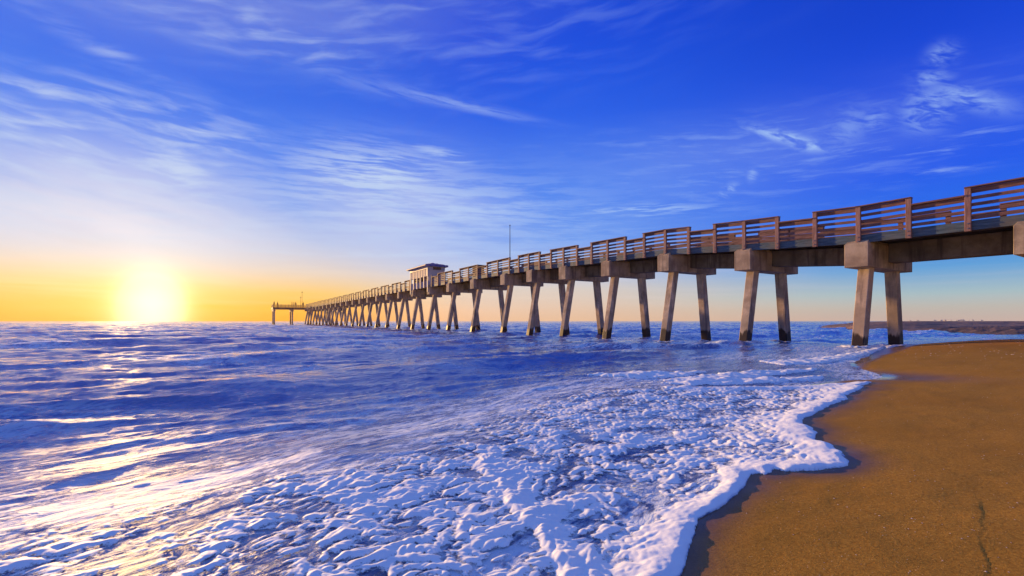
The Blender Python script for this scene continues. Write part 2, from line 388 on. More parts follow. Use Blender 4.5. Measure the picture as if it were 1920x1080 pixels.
def mat_water():
    m, n, b = new_mat('sea water')
    p = pos(n)
    fo = n.attr('foam'); sh = n.attr('shallow')
    pr = n.map(p, rot=(0, 0, R(-51)))
    f1 = n.noise(n.map(pr, scale=(9, 20, 1)), 1.0, 4, .6, .4)
    f2 = n.noise(n.map(pr, scale=(2.2, 6, 1)), 1.0, 5, .62, .8)
    f3 = n.noise(n.map(pr, scale=(.7, 2.4, 1)), 1.0, 6, .68, 1.0)
    streak = n.step(n.add(n.add(n.mul(f1, .35), n.mul(f2, .35)), n.mul(f3, .3)), .45, .54)
    fm = n.mul(n.step(fo, 0.02, 0.75), n.add(n.mul(streak, .9), n.mul(n.step(fo, .6, 1.0), .35)))
    deep = n.mix(n.noise(p, .25, 3), (.025, .080, .30), (.05, .135, .42))
    col = n.mix(sh, deep, (.055, .075, .17))
    col = n.mix(fm, col, (.66, .75, .84))
    bm = n.noise(n.map(pr, scale=(7, 15, 1)), 1.0, 6, .62, .5)
    bm2 = n.noise(n.map(pr, scale=(1.4, 3.6, 1)), 1.0, 5, .6, .5)
    nb = n.bump(bm2, .40, .14); nb = n.bump(bm, .45, .03, nb)
    setin(n, b, Base_Color=col, Roughness=n.add(n.add(.06, n.mul(sh, .16)), n.mul(fm, .4)), IOR=1.62, Normal=nb)
    return m
def mat_foam():
    m, n, b = new_mat('sea foam')
    p = pos(n); th = n.attr('thick')
    v = n.noise(p, 70, 4, .65); lace = n.noise(p, 26, 5, .7, .6); fine = n.noise(p, 95, 3, .6)
    col = n.mix(n.noise(p, 5, 3), (.86, .88, .87), (.92, .93, .92))
    setin(n, b, Base_Color=col, Roughness=.6, Normal=n.bump(v, .12, .006))
    b.inputs['Specular IOR Level'].default_value = 0.25
    k = n.add(th, n.add(n.mul(n.sub(lace, .5), 1.5), n.mul(n.sub(fine, .5), .7)))
    setin(n, b, Alpha=n.step(k, .08, .55))
    return m
def mat_sand():
    m, n, b = new_mat('beach sand')
    p = pos(n); wet = n.attr('wet')
    g = n.noise(p, 150, 5, .8); g2 = n.noise(p, 60, 5, .75); big = n.noise(n.map(p, scale=(1, 1, 1)), 1.1, 5, .6)
    dry = n.mix(n.step(n.add(n.mul(g, .55), n.mul(g2, .45)), .30, .70), (.18, .076, .010), (.53, .28, .045))
    dry = n.mix(n.mul(n.step(big, .35, .7), .45), dry, (.28, .13, .016))
    fleck = n.step(n.noise(p, 150, 1, .5), .73, .78)
    dry = n.mix(n.mul(fleck, .55), dry, (.75, .58, .38))
    wetc = n.mix(g2, (.09, .045, .018), (.15, .078, .032))
    col = n.mix(wet, dry, wetc)
    ro = n.add(.85, n.mul(wet, -.55))
    film = n.attr('film')
    ro = n.add(ro, n.mul(film, -.22))
    h = n.add(n.mul(g, .6), n.mul(g2, 1.0))
    st = n.add(.55, n.mul(wet, -.52))
    setin(n, b, Base_Color=col, Roughness=ro, Normal=n.bump(h, st, .006))
    n.put(b.inputs['Specular IOR Level'], n.add(.06, n.mul(wet, .24)))
    return m
def mat_bar(name, c0, c1, c2):
    m, n, b = new_mat(name); p = pos(n)
    a = n.noise(p, .9, 6, .65); c = n.noise(n.map(p, scale=(.15, .6, 1)), 1.0, 5, .6)
    col = n.mix(n.step(a, .38, .62), c0, c1); col = n.mix(n.step(c, .45, .65), col, c2)
    setin(n, b, Base_Color=col, Roughness=.8, Normal=n.bump(a, .8, .3)); return m
def mat_concrete(name, tint=1.0, wetline=False):
    m, n, b = new_mat(name); p = pos(n)
    a = n.noise(p, 1.6, 6, .62); f = n.noise(p, 26, 4, .6)
    s_ = n.noise(n.map(p, scale=(4.5, 4.5, .35)), 1.0, 5, .6)
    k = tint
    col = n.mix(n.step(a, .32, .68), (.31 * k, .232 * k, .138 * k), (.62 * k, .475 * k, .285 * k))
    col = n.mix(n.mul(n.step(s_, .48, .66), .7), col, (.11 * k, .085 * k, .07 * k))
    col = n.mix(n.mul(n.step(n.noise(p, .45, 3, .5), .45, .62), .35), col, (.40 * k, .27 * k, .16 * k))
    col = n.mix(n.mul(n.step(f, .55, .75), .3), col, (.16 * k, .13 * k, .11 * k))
    ro = .85
    if wetline:
        z = n.sep(p)[2]
        lvl = n.add(.55, n.mul(n.sub(n.noise(n.map(p, scale=(3, 3, .6)), 1.0, 4, .6), .5), .9))
        d = n.sub(z, lvl)
        w = n.step(d, .07, -.07)
        col = n.mix(w, col, n.mix(f, (.028, .019, .013), (.075, .050, .034)))
        rust = n.mul(n.step(n.m('ABSOLUTE', n.sub(d, .35)), .55, 0.0), n.step(a, .4, .6))
        col = n.mix(n.mul(rust, .4), col, (.22, .13, .07))
        ro = n.add(.85, n.mul(w, -.4))
    setin(n, b, Base_Color=col, Roughness=ro, Normal=n.bump(n.add(n.mul(f, .5), a), .35, .02)); b.inputs['Specular IOR Level'].default_value = .15; return m
def mat_wood(name, c0, c1, c2, grain=(3, 3, 40)):
    m, n, b = new_mat(name); p = pos(n)
    q = n.map(p, rot=(0, 0, R(-121.4)))     # local x runs along the pier
    g = n.noise(n.map(q, scale=grain), 1.0, 5, .65, .3); a = n.noise(p, 1.3, 4, .6)
    col = n.mix(n.step(g, .32, .68), c0, c1); col = n.mix(n.mul(n.step(a, .45, .7), .6), col, c2)
    setin(n, b, Base_Color=col, Roughness=.75, Normal=n.bump(g, .4, .008)); return m
def mat_plain(name, c, rough=.6, metal=0.0, var=.25, scale=8):
    m, n, b = new_mat(name); p = pos(n)
    a = n.noise(p, scale, 4, .6)
    setin(n, b, Base_Color=n.mix(a, tuple(v * (1 - var) for v in c), tuple(min(1, v * (1 + var)) for v in c)), Roughness=rough, Metallic=metal); return m
M = dict(
    water=mat_water(), foam=mat_foam(), sand=mat_sand(),
    bar=mat_bar('far sand', (.10, .06, .045), (.24, .14, .09), (.30, .17, .10)),
    weed=mat_bar('dark wrack sand', (.035, .022, .020), (.10, .060, .050), (.14, .08, .06)),
    pile=mat_concrete('pile concrete', 1.25, True), cap=mat_concrete('cap concrete', 1.02), girder=mat_concrete('girder concrete', .40),  # pile tint raised to stand in for low sun and sand bounce
    rail=mat_wood('red brown rail timber', (.13, .055, .040), (.29, .14, .10), (.20, .10, .08), (2.5, 30, 30)),
    post=mat_wood('post timber', (.22, .105, .075), (.42, .23, .165), (.32, .18, .13), (30, 30, 2.5)),
    fascia=mat_wood('weathered green fascia timber', (.035, .068, .080), (.095, .150, .165), (.15, .13, .09), (2, 22, 22)),
    deck=mat_wood('deck timber', (.05, .038, .032), (.12, .085, .065), (.08, .06, .05), (2, 20, 20)),
    bolt=mat_plain('galvanised bolts', (.20, .21, .24), .5, .6),
    siding=mat_plain('sun-tinted siding', (.74, .58, .38), .7, 0, .12, 3), trim=mat_plain('pale trim paint', (.58, .50, .40), .6, 0, .1),  # siding colour warmed to stand in for golden sunlight
    roofm=mat_plain('blue grey metal roof', (.06, .11, .30), .6, 0, .2), dark=mat_plain('dark opening', (.02, .02, .022), .7),
    pole=mat_plain('dark pole paint', (.018, .016, .018), .9), skin=mat_plain('skin', (.40, .24, .16), .6),
    cloth1=mat_plain('dark cloth', (.035, .035, .05), .9), cloth2=mat_plain('brown cloth', (.12, .06, .04), .9), cloth3=mat_plain('grey cloth', (.14, .14, .15), .9),
    bird=mat_plain('pale feathers', (.55, .52, .48), .8), shell=mat_plain('broken shell', (.70, .58, .45), .6, 0, .3, 60),
)

# ------------------------------------------------------------------ the setting
def setting(o, kind='structure', label=None, cat=None):
    o['kind'] = kind
    if label: o['label'] = label; o['category'] = cat
    return o

X, Y = polar_grid(.55, 6000, -66, 66, .11, .0012, .0028, .0085)
Z = water_z(X, Y); off = -shore_d(X, Y); rr = np.hypot(X, Y)
n_ = X * NV[0] + Y * NV[1]
gz = np.gradient(Z, axis=0) / np.maximum(np.gradient(rr, axis=0), 1e-6)
foam = 0.75 * sstep(off, 9.0, 0.8) * sstep(rr, 32, 16)
foam = foam * (0.45 + 0.55 * sstep(fbm(X * .35, Y * .35, 3, 120), -.3, .5))
dro, sgr = seg_dist(X, Y, ROLLER)
foam = np.maximum(foam, np.where(sgr > 0, np.exp(-(dro / 1.1) ** 2), np.exp(-(dro / .25) ** 2)) * sstep(X, 3.6, 6.5) * sstep(X, 13, 9) * (0.5 + .9 * fbm(X * .9, Y * .9, 3, 124)))
crest = sstep(Z, .06, .26) * sstep(fbm(X * .25, Y * .25, 3, 127), -.25, .4) * (.35 + .65 * sstep(X, -6, 8))
ds2, _ = seg_dist(X, Y, [px2w(x, y, 0.0) for x, y in SEA_PX])
foam = np.maximum(foam, .95 * np.exp(-(ds2 / (.10 * rr + .25)) ** 2) * sstep(rr, 14, 9))
sheen_ = .72 * sstep(fbm(X * .11, Y * .2, 4, 150), -.35, .5) * sstep(off, 2, 8)  # pale streaks coloured onto the open sea in place of sky sheen
t_ = X * .785 + Y * .62
wash = .95 * sstep(fbm(n_ * .55, t_ * .14, 4, 170), .08, .5) * sstep(X, -1, 5) * sstep(rr, 11, 15) * sstep(rr, 60, 35)
foam = np.clip(np.maximum(np.maximum(np.maximum(foam, crest), sheen_), wash), 0, 1)
shal = sstep(off, 4.2, 0.3) * .9
sheet = in_poly(X, Y, FOAM_POLY) & (rr < 14)
Z = np.where(sheet, np.maximum(Z, sand_z(X, Y) + .004), Z)
sea = setting(grid_object('sea', X, Y, Z, M['water'], keep=(off > -3.0) | sheet, attrs=dict(foam=foam, shallow=shal)))

X, Y = polar_grid(.5, 95, -75, 78, .13, .0016, .0032, .012)
keep = shore_d(X, Y) > -2.5
Zs = sand_z(X, Y); ds_ = shore_d(X, Y)
fp, _ = seg_dist(X, Y, EDGE)
wet = np.maximum(sstep(ds_, .30, .02), np.exp(-(fp / (.09 + .02 * np.hypot(X, Y))) ** 2) * .9)
wl = px2w(1590, 697, .03); wr = np.exp(-(((X - wl[0]) / .75) ** 2 + ((Y - wl[1]) / 2.0) ** 2) ** 1.5)
wet = np.clip(np.maximum(wet, wr * 1.2) + .18 * fbm(X * 2, Y * 2, 3, 131) * (wet > .05), 0, 1)
film = np.clip(sstep(Zs, .06, .0), 0, 1)
beach = setting(grid_object('beach', X, Y, Zs, M['sand'], keep=keep, attrs=dict(wet=wet, film=film)))

X, Y = polar_grid(.75, 30, -60, 60, .095, .0012, .0022, .006)
T = foam_t(X, Y)
Zf = np.maximum(water_z(X, Y), sand_z(X, Y)) + T
keepf = T > -0.012
foam_o = grid_object('foam', X, Y, Zf + .004, M['foam'], keep=keepf, attrs=dict(thick=np.clip((T + .003) / .0135, 0, 1)))
setting(foam_o, 'stuff', 'white lumpy sea foam washing up against the brown sand', 'foam')

# far spit and the dark wrack-covered bar, seen under and beyond the pier
def bar_mesh(name, a0, a1, r0, r1, fz, mat, label):
    X, Y = polar_grid(r0, r1, a0, a1, .07, .0, .004, .004)
    Z = fz(X, Y)
    o = grid_object(name, X, Y, Z, mat, keep=Z > -.12); setting(o); return o
def tip(px, y): return px2w(px, y, 0)
def z_spit(X, Y):
    r = np.hypot(X, Y); a = np.degrees(np.arctan2(X, Y))
    A0 = azel(1525, 600)[0]
    tt = np.clip((a - A0) / 14.0, 0, 1)
    nr = 92 - 26 * np.clip(tt / .30, 0, 1) ** .7; fr = 94 + 60 * np.clip(tt / .25, 0, 1) + 400 * np.clip((tt - .2) / .2, 0, 1)
    rise = .12 * np.clip(tt * 20, 0, 1) + 0.86 * np.clip((tt - .05) * 1.9, 0, 1) ** .8
    z = -0.15 + (rise + .15 + .05 * fbm(X * .25, Y * .25, 4, 140)) * sstep(r, nr, nr + 5 + 20 * tt) * sstep(r, fr, fr - 6)
    return np.where(a < A0, -1, z)
bar_mesh('sandbar', 33.5, 72, 56, 420, z_spit, M['bar'], None)
def z_weed(X, Y):
    r = np.hypot(X, Y); a = np.degrees(np.arctan2(X, Y))
    A0 = azel(1700, 600)[0]; A1 = azel(1790, 600)[0]
    tt = np.clip((a - A0) / 7.0, 0, 1)
    nr = 62 - 12 * tt ** .6; fr = nr + 4 + 20 * tt
    z = -0.2 + (.28 + .26 * tt) * sstep(r, nr, nr + 6) * sstep(r, fr + 14, fr) + .13 * ridged(X * .35, Y * .35, 4, 145) * sstep(r, nr, nr + 4) * sstep(r, fr + 10, fr) * sstep(tt, 0, .3)
    return np.where(a < A0, -1, z)
bar_mesh('sandbar', azel(1698, 600)[0], 72, 45, 95, z_weed, M['weed'], None)

# ------------------------------------------------------------------ mesh building
class MB:
    def __init__(s): s.v = []; s.f = []
    def hexa(s, p):         # 8 points: bottom ring 0-3, top ring 4-7 (same order, counter-clockwise from above)
        k = len(s.v); s.v += [tuple(q) for q in p]
        s.f += [(k + 3, k + 2, k + 1, k), (k + 4, k + 5, k + 6, k + 7), (k, k + 1, k + 5, k + 4), (k + 1, k + 2, k + 6, k + 5), (k + 2, k + 3, k + 7, k + 6), (k + 3, k, k + 4, k + 7)]
        return s
    def box(s, x0, x1, y0, y1, z0, z1):
        return s.hexa([(x0, y0, z0), (x1, y0, z0), (x1, y1, z0), (x0, y1, z0), (x0, y0, z1), (x1, y0, z1), (x1, y1, z1), (x0, y1, z1)])
    def tube(s, p, q, r0, r1=None, n=10):
        r1 = r0 if r1 is None else r1
        p = Vector(p); q = Vector(q); d = (q - p).normalized()
        u = d.orthogonal().normalized(); w = d.cross(u); k = len(s.v)
        for c, r in ((p, r0), (q, r1)):
            for i in range(n):
                a = 2 * math.pi * i / n; s.v.append(tuple(c + (u * math.cos(a) + w * math.sin(a)) * r))
        for i in range(n): j = (i + 1) % n; s.f.append((k + i, k + j, k + n + j, k + n + i))
        s.f += [tuple(k + i for i in reversed(range(n))), tuple(k + n + i for i in range(n))]
        return s
    def ball(s, c, r, n=8, m_=6, sc=(1, 1, 1)):
        k = len(s.v)
        for i in range(1, m_):
            th = math.pi * i / m_
            for j in range(n):
                ph = 2 * math.pi * j / n
                s.v.append((c[0] + r * sc[0] * math.sin(th) * math.cos(ph), c[1] + r * sc[1] * math.sin(th) * math.sin(ph), c[2] + r * sc[2] * math.cos(th)))
        t = len(s.v); s.v += [(c[0], c[1], c[2] + r * sc[2]), (c[0], c[1], c[2] - r * sc[2])]
        for i in range(m_ - 2):
            for j in range(n):
                jj = (j + 1) % n; s.f.append((k + i * n + j, k + (i + 1) * n + j, k + (i + 1) * n + jj, k + i * n + jj))
        for j in range(n):
            jj = (j + 1) % n; s.f.append((t, k + j, k + jj)); b = k + (m_ - 2) * n; s.f.append((t + 1, b + jj, b + j))
        return s
    def build(s, name, mat, parent=None, bevel=0.0, smooth=False):
        me = bpy.data.meshes.new(name); me.from_pydata(s.v, [], s.f); me.update()
        if smooth: me.polygons.foreach_set('use_smooth', [True] * len(me.polygons))
        me.materials.append(mat)
        o = bpy.data.objects.new(name, me); COL.objects.link(o); o.parent = parent
        if bevel:
            bv = o.modifiers.new('edge', 'BEVEL'); bv.width = bevel; bv.segments = 2
        return o
def thing(name, label, cat, loc=(0, 0, 0), group=None):
    o = bpy.data.objects.new(name, None); o.empty_display_size = .3; COL.objects.link(o); o.location = loc
    o['label'] = label; o['category'] = cat
    if group: o['group'] = group
    return o

# ------------------------------------------------------------------ the pier
EA = (-.5206, .8538); EW = (.8538, .5206); OX, OY = 21.5, 0.0
def P(a, w, z): return (OX + a * EA[0] + w * EW[0], OY + a * EA[1] + w * EW[1], z)
WID = 3.8
KA = 1.1712 * F * OX              # a = KA / (x - 440)
capx = [1900, 1583, 1377, 1233, 1127, 1048, 987, 938, 881.6, 836.8, 800.7, 770.6, 744.8]
A = [KA / (x - 440) for x in capx]
ZC = [2.86, 2.90, 3.19, 3.53, 3.64, 3.76, 3.89, 3.94, 3.95, 3.96, 3.99, 4.0, 4.01]
q = 1 / (744.8 - 440)
while q < 0.00745:
    q += 0.0002545; A.append(KA * q); ZC.append(4.02)
for _ in range(3): A.insert(0, A[0] - 4.08); ZC.insert(0, ZC[0] - .06)
NB = len(A); CAPW = .71; CAPH = .83
AM = np.array([a - CAPW / 2 for a in A]); ZB = np.array([z + CAPH for z in ZC])
AEND = A[-1] + .3
def zb(a): return float(np.interp(a, AM, ZB))        # underside of the fascia
pier = thing('fishing_pier', 'long concrete pier on raked piles with red-brown slatted railings, running out to sea', 'pier', P(A[0], WID / 2, 0))
def part(mb, name, mat, parent=pier, bevel=0.0, smooth=False):
    o = mb.build(name, mat, parent, bevel, smooth)
    if parent is pier: o.matrix_parent_inverse = pier.matrix_basis.inverted()
    return o
pier.matrix_basis.translation = Vector(P(A[0], WID / 2, 0))
def prism(mb, a0, a1, w0, w1, z00, z01, z10, z11):
    """beam along the pier: at a0 from z00 to z01, at a1 from z10 to z11"""
    return mb.hexa([P(a0, w0, z00), P(a0, w1, z00), P(a1, w1, z10), P(a1, w0, z10), P(a0, w0, z01), P(a0, w1, z01), P(a1, w1, z11), P(a1, w0, z11)])
for i in range(NB):
    a, zc = A[i], ZC[i]; am = a - CAPW / 2
    top = zc + CAPH
    mb = MB()
    mb.hexa([P(a - CAPW, 0, zc), P(a - CAPW, WID, zc), P(a, WID, zc), P(a, 0, zc), P(a - CAPW, 0, top - .02), P(a - CAPW, WID, top - .02), P(a, WID, top - .02), P(a, 0, top - .02)])
    mb.hexa([P(a - CAPW + .003, .003, top - .02), P(a - CAPW + .003, WID - .003, top - .02), P(a - .003, WID - .003, top - .02), P(a - .003, .003, top - .02),
             P(a - CAPW + .05, .15, top + .09), P(a - CAPW + .05, WID - .15, top + .09), P(a - .05, WID - .15, top + .09), P(a - .05, .15, top + .09)])
    part(mb, 'pile_cap', M['cap'], bevel=.012)
    hw = .185
    ztop = zc + .05; zbot = -1.2; L = ztop - zbot
    for w0, lean in ((.80, -.19), (2.98, .125)):
        wb = w0 + lean * L
        h0 = hw * 1.0
        mb = MB().hexa([P(am - h0, wb - h0, zbot), P(am - h0, wb + h0, zbot), P(am + h0, wb + h0, zbot), P(am + h0, wb - h0, zbot),
                        P(am - h0, w0 - h0, ztop), P(am - h0, w0 + h0, ztop), P(am + h0, w0 + h0, ztop), P(am + h0, w0 - h0, ztop)])
        part(mb, 'pile', M['pile'], bevel=.025)
    if i:
        a0 = A[i - 1] + .004; a1 = a - CAPW - .004
        z0 = ZC[i - 1]; z1 = zc
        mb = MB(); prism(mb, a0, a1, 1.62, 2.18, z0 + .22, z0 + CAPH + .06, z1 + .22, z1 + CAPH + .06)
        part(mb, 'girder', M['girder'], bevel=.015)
        # fascia boards of this bay, near and far
        b0, b1 = AM[i - 1] + .004, AM[i] - .004
        for w0, w1 in ((.155, .205), (WID - .205, WID - .155)):
            mb = MB(); prism(mb, b0, b1, w0, w1, ZB[i - 1] + .002, ZB[i - 1] + .28, ZB[i] + .002, ZB[i] + .28)
            part(mb, 'edge_board', M['fascia'])
# deck: planks on joists, one body
mb = MB()
for i in range(1, NB):
    for k in range(5):
        w = .24 + k * (WID - .48 - .1) / 4
        prism(mb, AM[i - 1] + .01, AM[i] - .01, w, w + .1, ZB[i - 1] + .092, ZB[i - 1] + .20, ZB[i] + .092, ZB[i] + .20)
    npk = int((AM[i] - AM[i - 1]) / .2)
    for k in range(npk):
        f0 = k / npk; f1 = (k + .95) / npk
        aa, ab = AM[i - 1] + f0 * (AM[i] - AM[i - 1]), AM[i - 1] + f1 * (AM[i] - AM[i - 1])
        prism(mb, aa, ab, .21, WID - .21, zb(aa) + .20, zb(aa) + .245, zb(ab) + .20, zb(ab) + .245)
part(mb, 'deck', M['deck'])

# railings: posts, then one railing per three panels
KP = 1.1712 * F * (OX + .06 * 1.1712)
qs = [0.000726 + 0.0000640 * k for k in range(-9, 20)]
while qs[-1] < 0.00745: qs.append(qs[-1] + 0.0000853)
PA = [KP * v for v in qs]; K0 = -9
HT, HL = 1.24, 1.01                # top of tall and of low panels above the fascia underside
def post_mb(a, far=False, bolts=False):
    z = zb(a); w0, w1 = (.06, .15) if not far else (WID - .15, WID - .06)
    return MB().hexa([P(a - .07, w0, z - .03), P(a - .07, w1, z - .03), P(a + .07, w1, z - .03), P(a + .07, w0, z - .03),
                      P(a - .07, w0, z + HT), P(a - .07, w1, z + HT), P(a + .07, w1, z + HT), P(a + .07, w0, z + HT)])
HUT_A0, HUT_A1 = A[capx.index(800.7) + 3] - .3, A[capx.index(770.6) + 3] + .1
far_posts = MB()
for k, a in enumerate(PA):
    po = part(post_mb(a), 'post', M['post'], bevel=.006)
    if 3 < k < 22:
        z = zb(a)
        for dz in (.05, .19):
            c = P(a + random.uniform(-.015, .015), .06, z + dz); c2 = P(a, .045, z + dz)
            bo = MB().tube(c, (c[0] - EW[0] * .02, c[1] - EW[1] * .02, c[2]), .022, .018, 8).build('bolt', M['bolt'], po)
    h = post_mb(a, True); kk = len(far_posts.v); far_posts.v += h.v; far_posts.f += [tuple(i + kk for i in f) for f in h.f]
fpo = part(far_posts, 'post', M['post']); fpo['kind'] = 'stuff'
def panel(mbs, mbh, a0, a1, tall, far, rnd):
    H = HT if tall else HL
    def board(w0, w1, lo, hi, mb, e0=a0, e1=a1, j=0.0):
        if far: w0, w1 = WID - w1, WID - w0
        prism(mb, e0, e1, w0, w1, zb(e0) + lo, zb(e0) + hi, zb(e1) + lo + j, zb(e1) + hi + j)
    e = .004
    board(.153, .192, H - .15, H - .012, mbh, a0 - .07 + e, a1 + .07 - e)
    board(.03, .215, H + (.002 if tall else -.010), H + .036, mbh, a0 - .075 + e if tall else a0 + .073, a1 + .075 - e if tall else a1 - .073)
    n = 4 if tall else 3
    top = H - .15; bot = .33
    pitch = (top - bot) / n
    for k in range(n):
        z0 = bot + k * pitch + rnd.uniform(-.006, .006)
        board(.153, .188, z0, z0 + .095, mbs, a0 - .07 + e, a1 + .07 - e, rnd.uniform(-.008, .008))
    if rnd.random() < .07:          # a patched length of board closes one of the gaps
        f0 = rnd.uniform(.05, .5); f1 = f0 + rnd.uniform(.15, .45)
        k = rnd.choice((0, 0, 1)); z0 = bot + k * pitch + .098
        board(.19, .215, z0 - .03, z0 + pitch - .06, mbs, a0 + (a1 - a0) * f0, a0 + (a1 - a0) * min(f1, .95))
rnd = random.Random(3)
for far in (False, True):
    j = 0
    while j < len(PA) - 1:
        mbs, mbh = MB(), MB(); any_ = False
        jn = j
        while jn < len(PA) - 1 and (jn == j or (jn + K0) % 3 != 0):
            a0, a1 = PA[jn], PA[jn + 1]
            if far or not (HUT_A0 - .3 < (a0 + a1) / 2 < HUT_A1 + .3):
                panel(mbs, mbh, a0, a1, (jn + K0) % 3 != 0, far, rnd); any_ = True
            jn += 1
        if any_:
            rl = part(mbs, 'railing', M['rail'])
            mbh.build('handrail', M['rail'], rl)
        j = jn

# the T-shaped end
def te(w): return P(AEND, w, 0)
TW0, TW1 = -8.6, WID + 8.6; TA0, TA1 = AEND + .05, AEND + 7.0
zt = ZC[-1] + CAPH + .28
mb = MB(); mb.hexa([P(TA0, TW0, zt - .5), P(TA0, TW1, zt - .5), P(TA1, TW1, zt - .5), P(TA1, TW0, zt - .5), P(TA0, TW0, zt), P(TA0, TW1, zt), P(TA1, TW1, zt), P(TA1, TW0, zt)])
part(mb, 'end_platform', M['deck'])
for w0 in (TW0 + .1, TW0 + 5.0, WID / 2 - .3, WID + 3.4, TW1 - .7):
    mb = MB().hexa([P(TA0 + .1, w0, zt - 1.2), P(TA0 + .1, w0 + .6, zt - 1.2), P(TA1 - .1, w0 + .6, zt - 1.2), P(TA1 - .1, w0, zt - 1.2),
                    P(TA0 + .1, w0, zt - .503), P(TA0 + .1, w0 + .6, zt - .503), P(TA1 - .1, w0 + .6, zt - .503), P(TA1 - .1, w0, zt - .503)])
    part(mb, 'pile_cap', M['cap'])
    for aa in (TA0 + .5, TA1 - .9):
        mb = MB().hexa([P(aa, w0 + .1, -1), P(aa, w0 + .5, -1), P(aa + .4, w0 + .5, -1), P(aa + .4, w0 + .1, -1), P(aa, w0 + .1, zt - 1.2), P(aa, w0 + .5, zt - 1.2), P(aa + .4, w0 + .5, zt - 1.2), P(aa + .4, w0 + .1, zt - 1.2)])
        part(mb, 'pile', M['pile'])
mb = MB()
for (p0, p1) in (((TA0 + .1, TW0 + .1), (TA0 + .1, -.2)), ((TA0 + .1, TW0 + .1), (TA1 - .1, TW0 + .1)), ((TA1 - .1, TW0 + .1), (TA1 - .1, TW1 - .1)), ((TA1 - .1, TW1 - .1), (TA0 + .1, TW1 - .1)), ((TA0 + .1, TW1 - .1), (TA0 + .1, WID + .2))):
    L = math.hypot(p1[0] - p0[0], p1[1] - p0[1]); n = max(2, int(L / 1.8))
    for k in range(n + 1):
        f = k / n; a, w = p0[0] + (p1[0] - p0[0]) * f, p0[1] + (p1[1] - p0[1]) * f
        mb.hexa([P(a - .06, w - .06, zt), P(a - .06, w + .06, zt), P(a + .06, w + .06, zt), P(a + .06, w - .06, zt), P(a - .06, w - .06, zt + .95), P(a - .06, w + .06, zt + .95), P(a + .06, w + .06, zt + .95), P(a + .06, w - .06, zt + .95)])
    for z in (.25, .55, .82):
        q0, q1 = P(*p0, zt + z), P(*p1, zt + z); mb.tube(q0, q1, .06, n=4)
part(mb, 'railing', M['rail'])

# ------------------------------------------------------------------ kiosk on the pier
a0, a1 = HUT_A0, HUT_A1; zd = zb(a0) + .25
hut = thing('kiosk', 'small pale kiosk with a low blue metal hip roof standing on the pier', 'kiosk', P((a0 + a1) / 2, 1, zd))
inv = hut.matrix_basis.copy(); inv.translation = Vector(P((a0 + a1) / 2, 1, zd)); inv = inv.inverted()
def hpart(mb, name, mat, parent=hut, bevel=0.0):
    o = mb.build(name, mat, parent, bevel)
    if parent is hut: o.matrix_parent_inverse = inv
    return o
def pbox(mb, a0, a1, w0, w1, z0, z1):
    return mb.hexa([P(a0, w0, z0), P(a0, w1, z0), P(a1, w1, z0), P(a1, w0, z0), P(a0, w0, z1), P(a0, w1, z1), P(a1, w1, z1), P(a1, w0, z1)])
hw0, hw1 = .0, 2.0
zw0, zw1, ze = zd, zd + 1.0, zd + 2.10
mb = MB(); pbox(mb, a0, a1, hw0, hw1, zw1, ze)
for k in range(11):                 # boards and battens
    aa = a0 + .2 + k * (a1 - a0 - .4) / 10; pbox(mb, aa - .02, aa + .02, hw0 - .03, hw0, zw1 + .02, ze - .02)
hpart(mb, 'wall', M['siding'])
mb = MB(); pbox(mb, a0 + .12, a1 - .12, hw0 + .45, hw1 - .1, zw0 + .01, zw1); hpart(mb, 'inner_wall', M['dark'])
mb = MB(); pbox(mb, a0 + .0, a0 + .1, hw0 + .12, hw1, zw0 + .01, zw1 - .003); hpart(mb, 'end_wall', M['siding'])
for k in range(6):
    aa = a0 + .06 + k * (a1 - a0 - .12) / 5; zlo = zb(aa) - .55 if k in (0, 5) else zb(aa) - .03
    mb = MB(); pbox(mb, aa - .06, aa + .06, hw0 - .05, hw0 + .09, zlo, (ze if k in (0, 5) else zw1) - .005); hpart(mb, 'column', M['trim'])
mb = MB(); pbox(mb, a0 + .1, a1 - .1, hw0 + .1, hw0 + .16, zd - .2, zd + .48); hpart(mb, 'kick_board', M['trim'])
mb = MB(); pbox(mb, a0 - .05, a1 + .05, hw0 - .06, hw0 - .032, ze - .28, ze - .06); pbox(mb, a0 - .04, a0 - .012, hw0 - .03, hw1 + .03, ze - .42, ze - .05); hpart(mb, 'trim_band', M['trim'])
mb = MB(); pbox(mb, a0 - .055, a0 - .042, .60, 1.55, ze - .38, ze - .10); hpart(mb, 'vent', M['dark'])
ov = .32; r0, r1 = ze - .04, ze + .12
mb = MB(); pbox(mb, a0 - ov, a1 + ov, hw0 - ov, hw1 + ov, r0, r1)
eav = hpart(mb, 'roof', M['roofm'])
mb = MB(); ya, yb, ym = hw0 - ov - .03, hw1 + ov + .03, 1.0; xa, xb = a0 - ov - .03, a1 + ov + .03
rz = r1 + .36; ra, rb = xa + 1.35, xb - 1.35
k = 0; mb.v = [P(xa, ya, r1 + .003), P(xa, yb, r1 + .003), P(xb, yb, r1 + .003), P(xb, ya, r1 + .003), P(ra, ym, rz), P(rb, ym, rz)]
mb.f = [(3, 2, 1, 0), (0, 1, 4), (1, 2, 5, 4), (2, 3, 5), (3, 0, 4, 5)]
for s_ in range(9):                  # standing seams
    f = (s_ + .5) / 9; b = Vector(P(xa, ya + (yb - ya) * f, r1 + .02)); ff = 1 - abs(2 * f - 1)
    mb.tube(b, b.lerp(Vector(P(ra, ym, rz + .015)), ff) if False else Vector(P(xa + (ra - xa) * ff, ya + (yb - ya) * f, r1 + .02 + (rz - r1) * ff)), .03, n=4)
